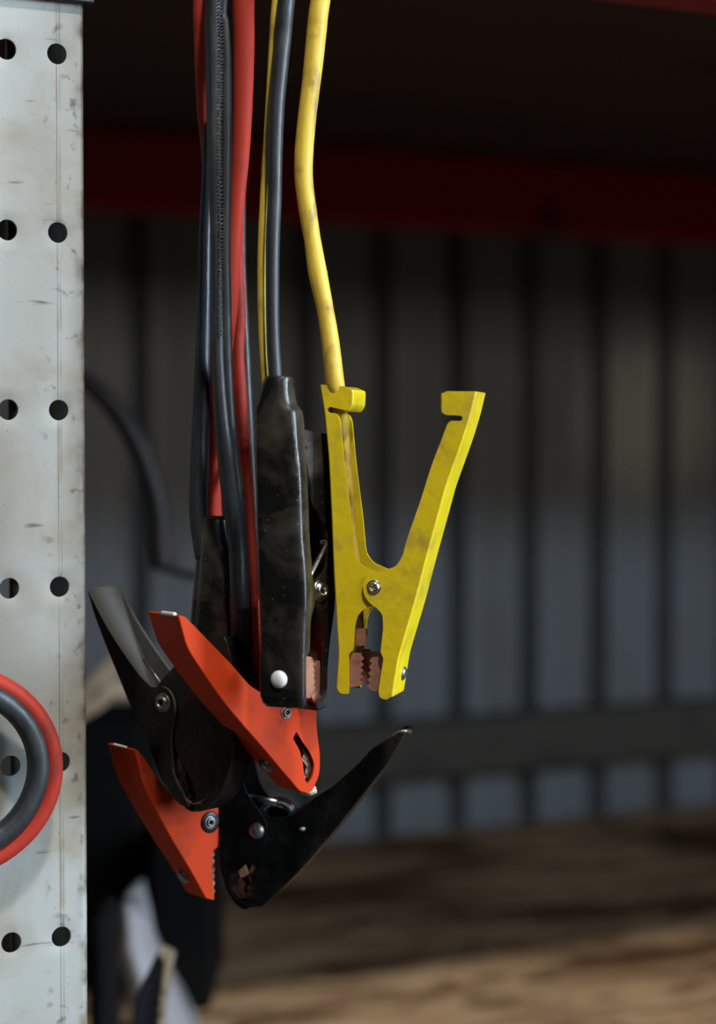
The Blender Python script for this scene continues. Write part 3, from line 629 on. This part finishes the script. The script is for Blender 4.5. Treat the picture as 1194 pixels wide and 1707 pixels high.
# ------------------------------------------------------------------ 6. lower black clamp
def lower_black():
    m = M['worn_black_vinyl']; fr = Frame(430, 1400, 1.036, 12); k = fr.k; W = 80
    right = [(672,1222,0),(652,1262),(600,1328),(556,1384),(508,1440),(462,1488),(434,1512,8),
             (407,1514,4),(400,1505,3),(420,1498,3),(427,1470,4),(424,1445,4),(405,1430),(400,1400),(410,1370),(432,1356),(455,1364),(484,1362),(503,1346),(547,1318),(596,1275),(622,1246,10),(640,1237,8),(660,1222,3)]
    rh = half('right_handle', fr, right, [(0, 6)], W, m, w0=4, fold=8, thick=1.4, edge=0.4)
    left = [(366,1210),(366,1300),(366,1400),(371,1450),(380,1485),(395,1508),(410,1516,6),
            (424,1510,4),(396,1500,4),(385,1484,4),(384,1462,4),(392,1446,4),(412,1440,4),(432,1425),(444,1404),(446,1373),(434,1353),(411,1322),(402,1280),(400,1200)]
    lh = half('left_handle', fr, left, [(0, 6)], W+8, m, w0=-1, fold=10, thick=1.4, edge=0.4)
    j1 = half('jaw_teeth', fr, [(383,1462,3),(398,1446,3),(404,1455,0),(400,1466,0),(408,1474,0),(404,1486,0),(410,1498,0),(398,1500,3),(386,1486,3)], [(7, 8)], W-26, M['dirty_copper'], w0=8, fold=2, thick=1.0, edge=0.2)
    j2 = half('jaw_teeth', fr, [(424,1448,3),(426,1470,3),(421,1496,3),(409,1502,3),(406,1494,0),(412,1488,0),(409,1480,0),(415,1474,0),(411,1464,0),(417,1458,0)], [(0, 3)], W-30, M['dirty_copper'], w0=10, fold=2, thick=1.0, edge=0.2)
    tab = half('copper_tab', fr, [(398,1452,1),(408,1442,1),(414,1458,1),(402,1464,1)], [(3, 0)], 8, M['copper'], w0=2, fold=1, thick=1.0, edge=0.1)
    pv = dome_rivet('pivot_bolt', fr.pt(427.5, 1385, -4), -fr.w, 13.5*k, M['dull_steel'])
    spr = coil('spring', fr, 457, 1367, 26, 6.2, 14, 46, 2.5, M['steel'], legs=[(410, 1330), (500, 1352)])
    nick = link('chip', *blob_data(fr.pt(506, 1382, 2), 0.0012, (2.2, 0.6, 1.0), 5), M['dull_steel']); nick['label'] = 'bare metal nick in the black coating'
    lip = sweep('handle_lip', catmull([fr.pt(636, 1239, 6), fr.pt(650, 1231, 5), fr.pt(664, 1221, 5), fr.pt(676, 1218.5, 8), fr.pt(683, 1219, 30), fr.pt(683, 1221, 60)], 6), 3.2*k, M['dull_steel'], 10); lip['label'] = 'bare worn metal lip of the lever'
    # ridged twin cable leading up
    a = [(-330, 372, 400, 0.985), (-180, 362, 391, 0.978), (0, 343, 372), (100, 343, 372), (200, 344, 371), (400, 351, 371), (500, 351.5, 373), (600, 353, 375), (700, 357, 383), (800, 366, 398), (900, 379, 412), (1000, 384, 416), (1080, 387, 419, 1.004), (1150, 385, 417, 1.024), (1240, 375, 405, 1.05)]
    b = [(-330, 398, 414, 0.985), (-180, 386, 402, 0.978), (0, 364, 380), (40, 366, 382), (100, 368, 386), (200, 367, 387), (400, 366, 385), (500, 367, 386), (600, 369, 388), (700, 374, 393), (760, 378, 399), (830, 388, 408, 0.99), (900, 394, 412, 0.995), (1000, 400, 417, 1.0), (1080, 403, 418, 1.012), (1150, 400, 416, 1.03), (1240, 386, 406, 1.055)]
    dd = lambda r, off: r if len(r) > 3 else r+((0.984 + (0.004 if r[0] > 700 else 0) + (0.006 if r[0] > 850 else 0))+off,)
    ca = cable_px('cable', [dd(r, 0.0) for r in a], M['black_rubber'], 1.0, seg=24)
    cb = cable_px('cable', [dd(r, 0.001) for r in b], M['black_rubber'], 1.0, seg=24); cb['label'] = 'second lobe of the black twin cable, greyer'
    # ribbed seam between the lobes
    V = []; Fc = []; rnd = random.Random(3)
    y = -60
    while y < 560:
        px = 368.5 + 1.2*math.sin(y*0.02); hgt = 2.2+rnd.random()*1.8; wd = 3.2+rnd.random()*1.6
        o0 = len(V)
        for (dx, dy, dz_) in ((-wd, 0, 0), (wd*0.7, 0, 0.0005), (wd*0.7, hgt, 0.0005), (-wd, hgt, 0)):
            V.append(P(px+dx, y+dy+rnd.random()*0.8-dx*0.25, 0.9795+dz_)); V.append(P(px+dx, y+dy, 0.9835))
        for i in range(4):
            j = (i+1) % 4; Fc.append((o0+2*i, o0+2*j, o0+2*j+1, o0+2*i+1))
        Fc.append((o0, o0+2, o0+4, o0+6)); Fc.append((o0+7, o0+5, o0+3, o0+1))
        y += hgt+1.3+rnd.random()*2.6
    seam = link('torn_seam', V, Fc, M['black_rubber'], smooth=False); seam['label'] = 'ragged torn seam along the twin cable'; seam['kind'] = 'stuff'
    thing('jumper_clamp', fr.pt(410, 1515), [(rh, [j2, nick, lip]), (lh, [j1, tab]), pv, spr, (ca, [seam]), cb],
          'lowest black clamp with long lever pointing up to the right and exposed coil spring', 'clamp')
lower_black()

# ------------------------------------------------------------------ cable hook above the frame
hk = P(462, -300, 0.985)
hook = sweep('hook', catmull([Vector((hk.x, Y_FRONT+0.004, Z+0.300)), Vector((hk.x, 0.93, Z+0.300)), Vector((hk.x, 0.86, Z+0.300)), Vector((hk.x, 0.84, Z+0.318)), Vector((hk.x, 0.84, Z+0.335))], 6), 0.004, M['steel'], 12)
single(hook, 'steel hook on the front beam carrying the cables', 'hook', Vector((hk.x, Y_FRONT, Z+0.300)))

# ------------------------------------------------------------------ coiled twin cable on the post
def ring(name, px, py, rx, ry, rad, d, m, tilt=0.0):
    pts = []
    n = 72; k = d/F; c = P(px, py, d)
    for i in range(n):
        a = 2*PI*i/n; pts.append(c + RGT*(rx*k*math.cos(a)) + UP*(ry*k*math.sin(a)) + HF*(tilt*math.sin(a) + 0.022*math.cos(a)))
    return sweep(name, pts, rad*k, m, 22, closed=True)
r1 = ring('cable', -92, 1286, 144, 144, 19.5, 0.957, M['black_rubber'], -0.003)
r2 = ring('cable', -90, 1288, 168, 168, 16, 0.9605, M['red_rubber'], -0.003)
r1['label'] = 'black inner turn'; r2['label'] = 'red outer turn'
thing('coiled_cable', P(-92, 1289, 0.966), [r1, r2], 'round coil of black and red twin cable hanging against the perforated post', 'cable')
q = P(-95, 1132, 0.9595)
peg = sweep('peg', [Vector((q.x, UPR[3]+0.001, q.z-0.0075)), Vector((q.x, q.y-0.006, q.z-0.0075)), Vector((q.x, q.y-0.014, q.z+0.002))], 0.003, M['steel'], 12)
single(peg, 'small steel peg on the post holding the coiled cable', 'hook', Vector((q.x, UPR[3], q.z)))

# ------------------------------------------------------------------ clutter behind the post
def hose():
    d = 1.55
    pts = catmull([P(20, 640, d), P(90, 612, d), P(150, 640, d), (P(205, 700, d)), P(243, 775, d), P(264, 850, d), P(268, 915, d), P(272, 945, d)], 8)
    n = len(pts); rad = [(11+8*min(1, i/(n*0.5)))*d/F for i in range(n)]
    o = sweep('hose', pts, rad, M['hose'], 16)
    tail = sweep('hose_clip', catmull([P(252, 942, d), P(275, 948, d), P(312, 958, d), P(345, 965, d)], 6), 6.5*d/F, M['dark_card'], 12)
    up_ = sweep('strap', [P(20, 640, d), P(15, 400, d), Vector((P(15, 400, d).x, P(15, 400, d).y, top_z))], 3*d/F, M['dark_card'], 8)
    thing('hose', P(264, 850, d), [o, tail, up_], 'dark rusty curved hose hanging blurred behind the perforated post', 'hose')
hose()
def prism(name, pts, d0, d1, m, dd=0.0):
    """thick slab whose face outline is read at distance d0 and which runs level away from the viewer"""
    A = [P(p[0], p[1], d0) for p in pts]; off = HF*(d1-d0) + RGT*dd
    n = len(A); V = A + [a+off for a in A]
    Fc = [tuple(range(n)), tuple(range(n, 2*n))[::-1]] + [(i, (i+1) % n, n+(i+1) % n, n+i) for i in range(n)]
    return wn(link(name, V, Fc, m), 0.0015)
# cardboard sheet with a corrugated edge
dk = 1.30; yb = 737 + 0.472/dk*F
cp = prism('panel', [(262,1590),(224,1668),(215,1760),(205,yb),(248,yb),(268,1690),(284,1604)], dk, dk+0.02, M['dark_card'])
ce = prism('board_edge', [(262,1588),(288,1600),(272,1690),(255,yb),(246,yb),(262,1690),(272,1606)], dk-0.004, dk+0.022, M['card_edge'])
ce['label'] = 'tan corrugated edge'
thing('cardboard_sheet', P(240, yb, dk), [cp, ce], 'dark cardboard sheet with a tan corrugated edge standing at the bottom left', 'cardboard')
# crumpled pale bag
def bag():
    d = 1.55; k = d/F; zb = deck_z; V = []; Fc = []
    rows = [(1490, 212, 236), (1520, 200, 252), (1560, 196, 262), (1620, 206, 285), (1680, 222, 312), (737+0.472/d*F, 222, 345)]
    n = 28; q = []
    for i in range(len(rows)-1):
        for j in range(5):
            t = j/5; q.append(tuple(rows[i][m_]*(1-t)+rows[i+1][m_]*t for m_ in range(3)))
    q.append(rows[-1])
    for (py, l, r) in q:
        c = P((l+r)/2, py, d); hw = (r-l)/2*k
        for j in range(n):
            a = 2*PI*j/n; dirv = RGT*math.cos(a)*hw + HF*math.sin(a)*0.05
            f = 1 + 0.22*noise.noise((c+dirv)*22)
            V.append(c + dirv*f)
    for i in range(len(q)-1):
        for j in range(n):
            l = (j+1) % n; Fc.append((i*n+j, i*n+l, (i+1)*n+l, (i+1)*n+j))
    Fc.append(tuple(range(n))[::-1]); Fc.append(tuple((len(q)-1)*n+j for j in range(n)))
    single(link('plastic_bag', V, Fc, M['white_plastic']), 'crumpled pale grey plastic bag, blurred, behind the cardboard sheet', 'bag', P(280, rows[-1][0], d))
bag()
# dark boxes added to blacken the lower left behind the post
def crate(name, px0, px1, pyt, d, depth, label, m):
    a = P(px0, pyt, d); b = P(px1, pyt, d)
    u = Vector((b.x-a.x, b.y-a.y, 0)); off = HF*depth
    lo = Vector((0, 0, deck_z))
    V = []
    for p in (a, b, b+off, a+off): V += [Vector((p.x, p.y, deck_z)), Vector((p.x, p.y, a.z))]
    Fc = [(0, 2, 3, 1), (2, 4, 5, 3), (4, 6, 7, 5), (6, 0, 1, 7), (1, 3, 5, 7), (0, 6, 4, 2)]
    o = wn(link(name, V, Fc, m), 0.006, 3); return single(o, label, 'box', Vector((a.x, a.y, deck_z)))
crate('dark_box', 60, 235, 1210, 1.72, 0.16, 'tall dark box added behind the post', M['dark_fabric'])
crate('dark_block', 148, 180, 1530, 1.38, 0.07, 'added black block at the foot of the post, left of the pale plastic bag', M['dark_fabric'])
crate('dark_box', 250, 352, 1400, 1.66, 0.16, 'narrower added dark box right of the pale plastic bag', M['dark_fabric'])
# tan strap lying on the tall box
d = 1.70
st = sweep('strap', catmull([P(120, 1196, d), P(150, 1160, d), P(180, 1118, d), P(212, 1092, d), P(232, 1110, d+0.02), P(222, 1150, d+0.02), P(190, 1150, d), P(165, 1172, d), P(140, 1188, d)], 8), 1.0, M['tan'], section=[(math.cos(a*PI/6)*0.009, math.sin(a*PI/6)*0.002) for a in range(12)])
single(st, 'folded tan strap resting on the tall dark box behind the post', 'strap', P(170, 1196, d))
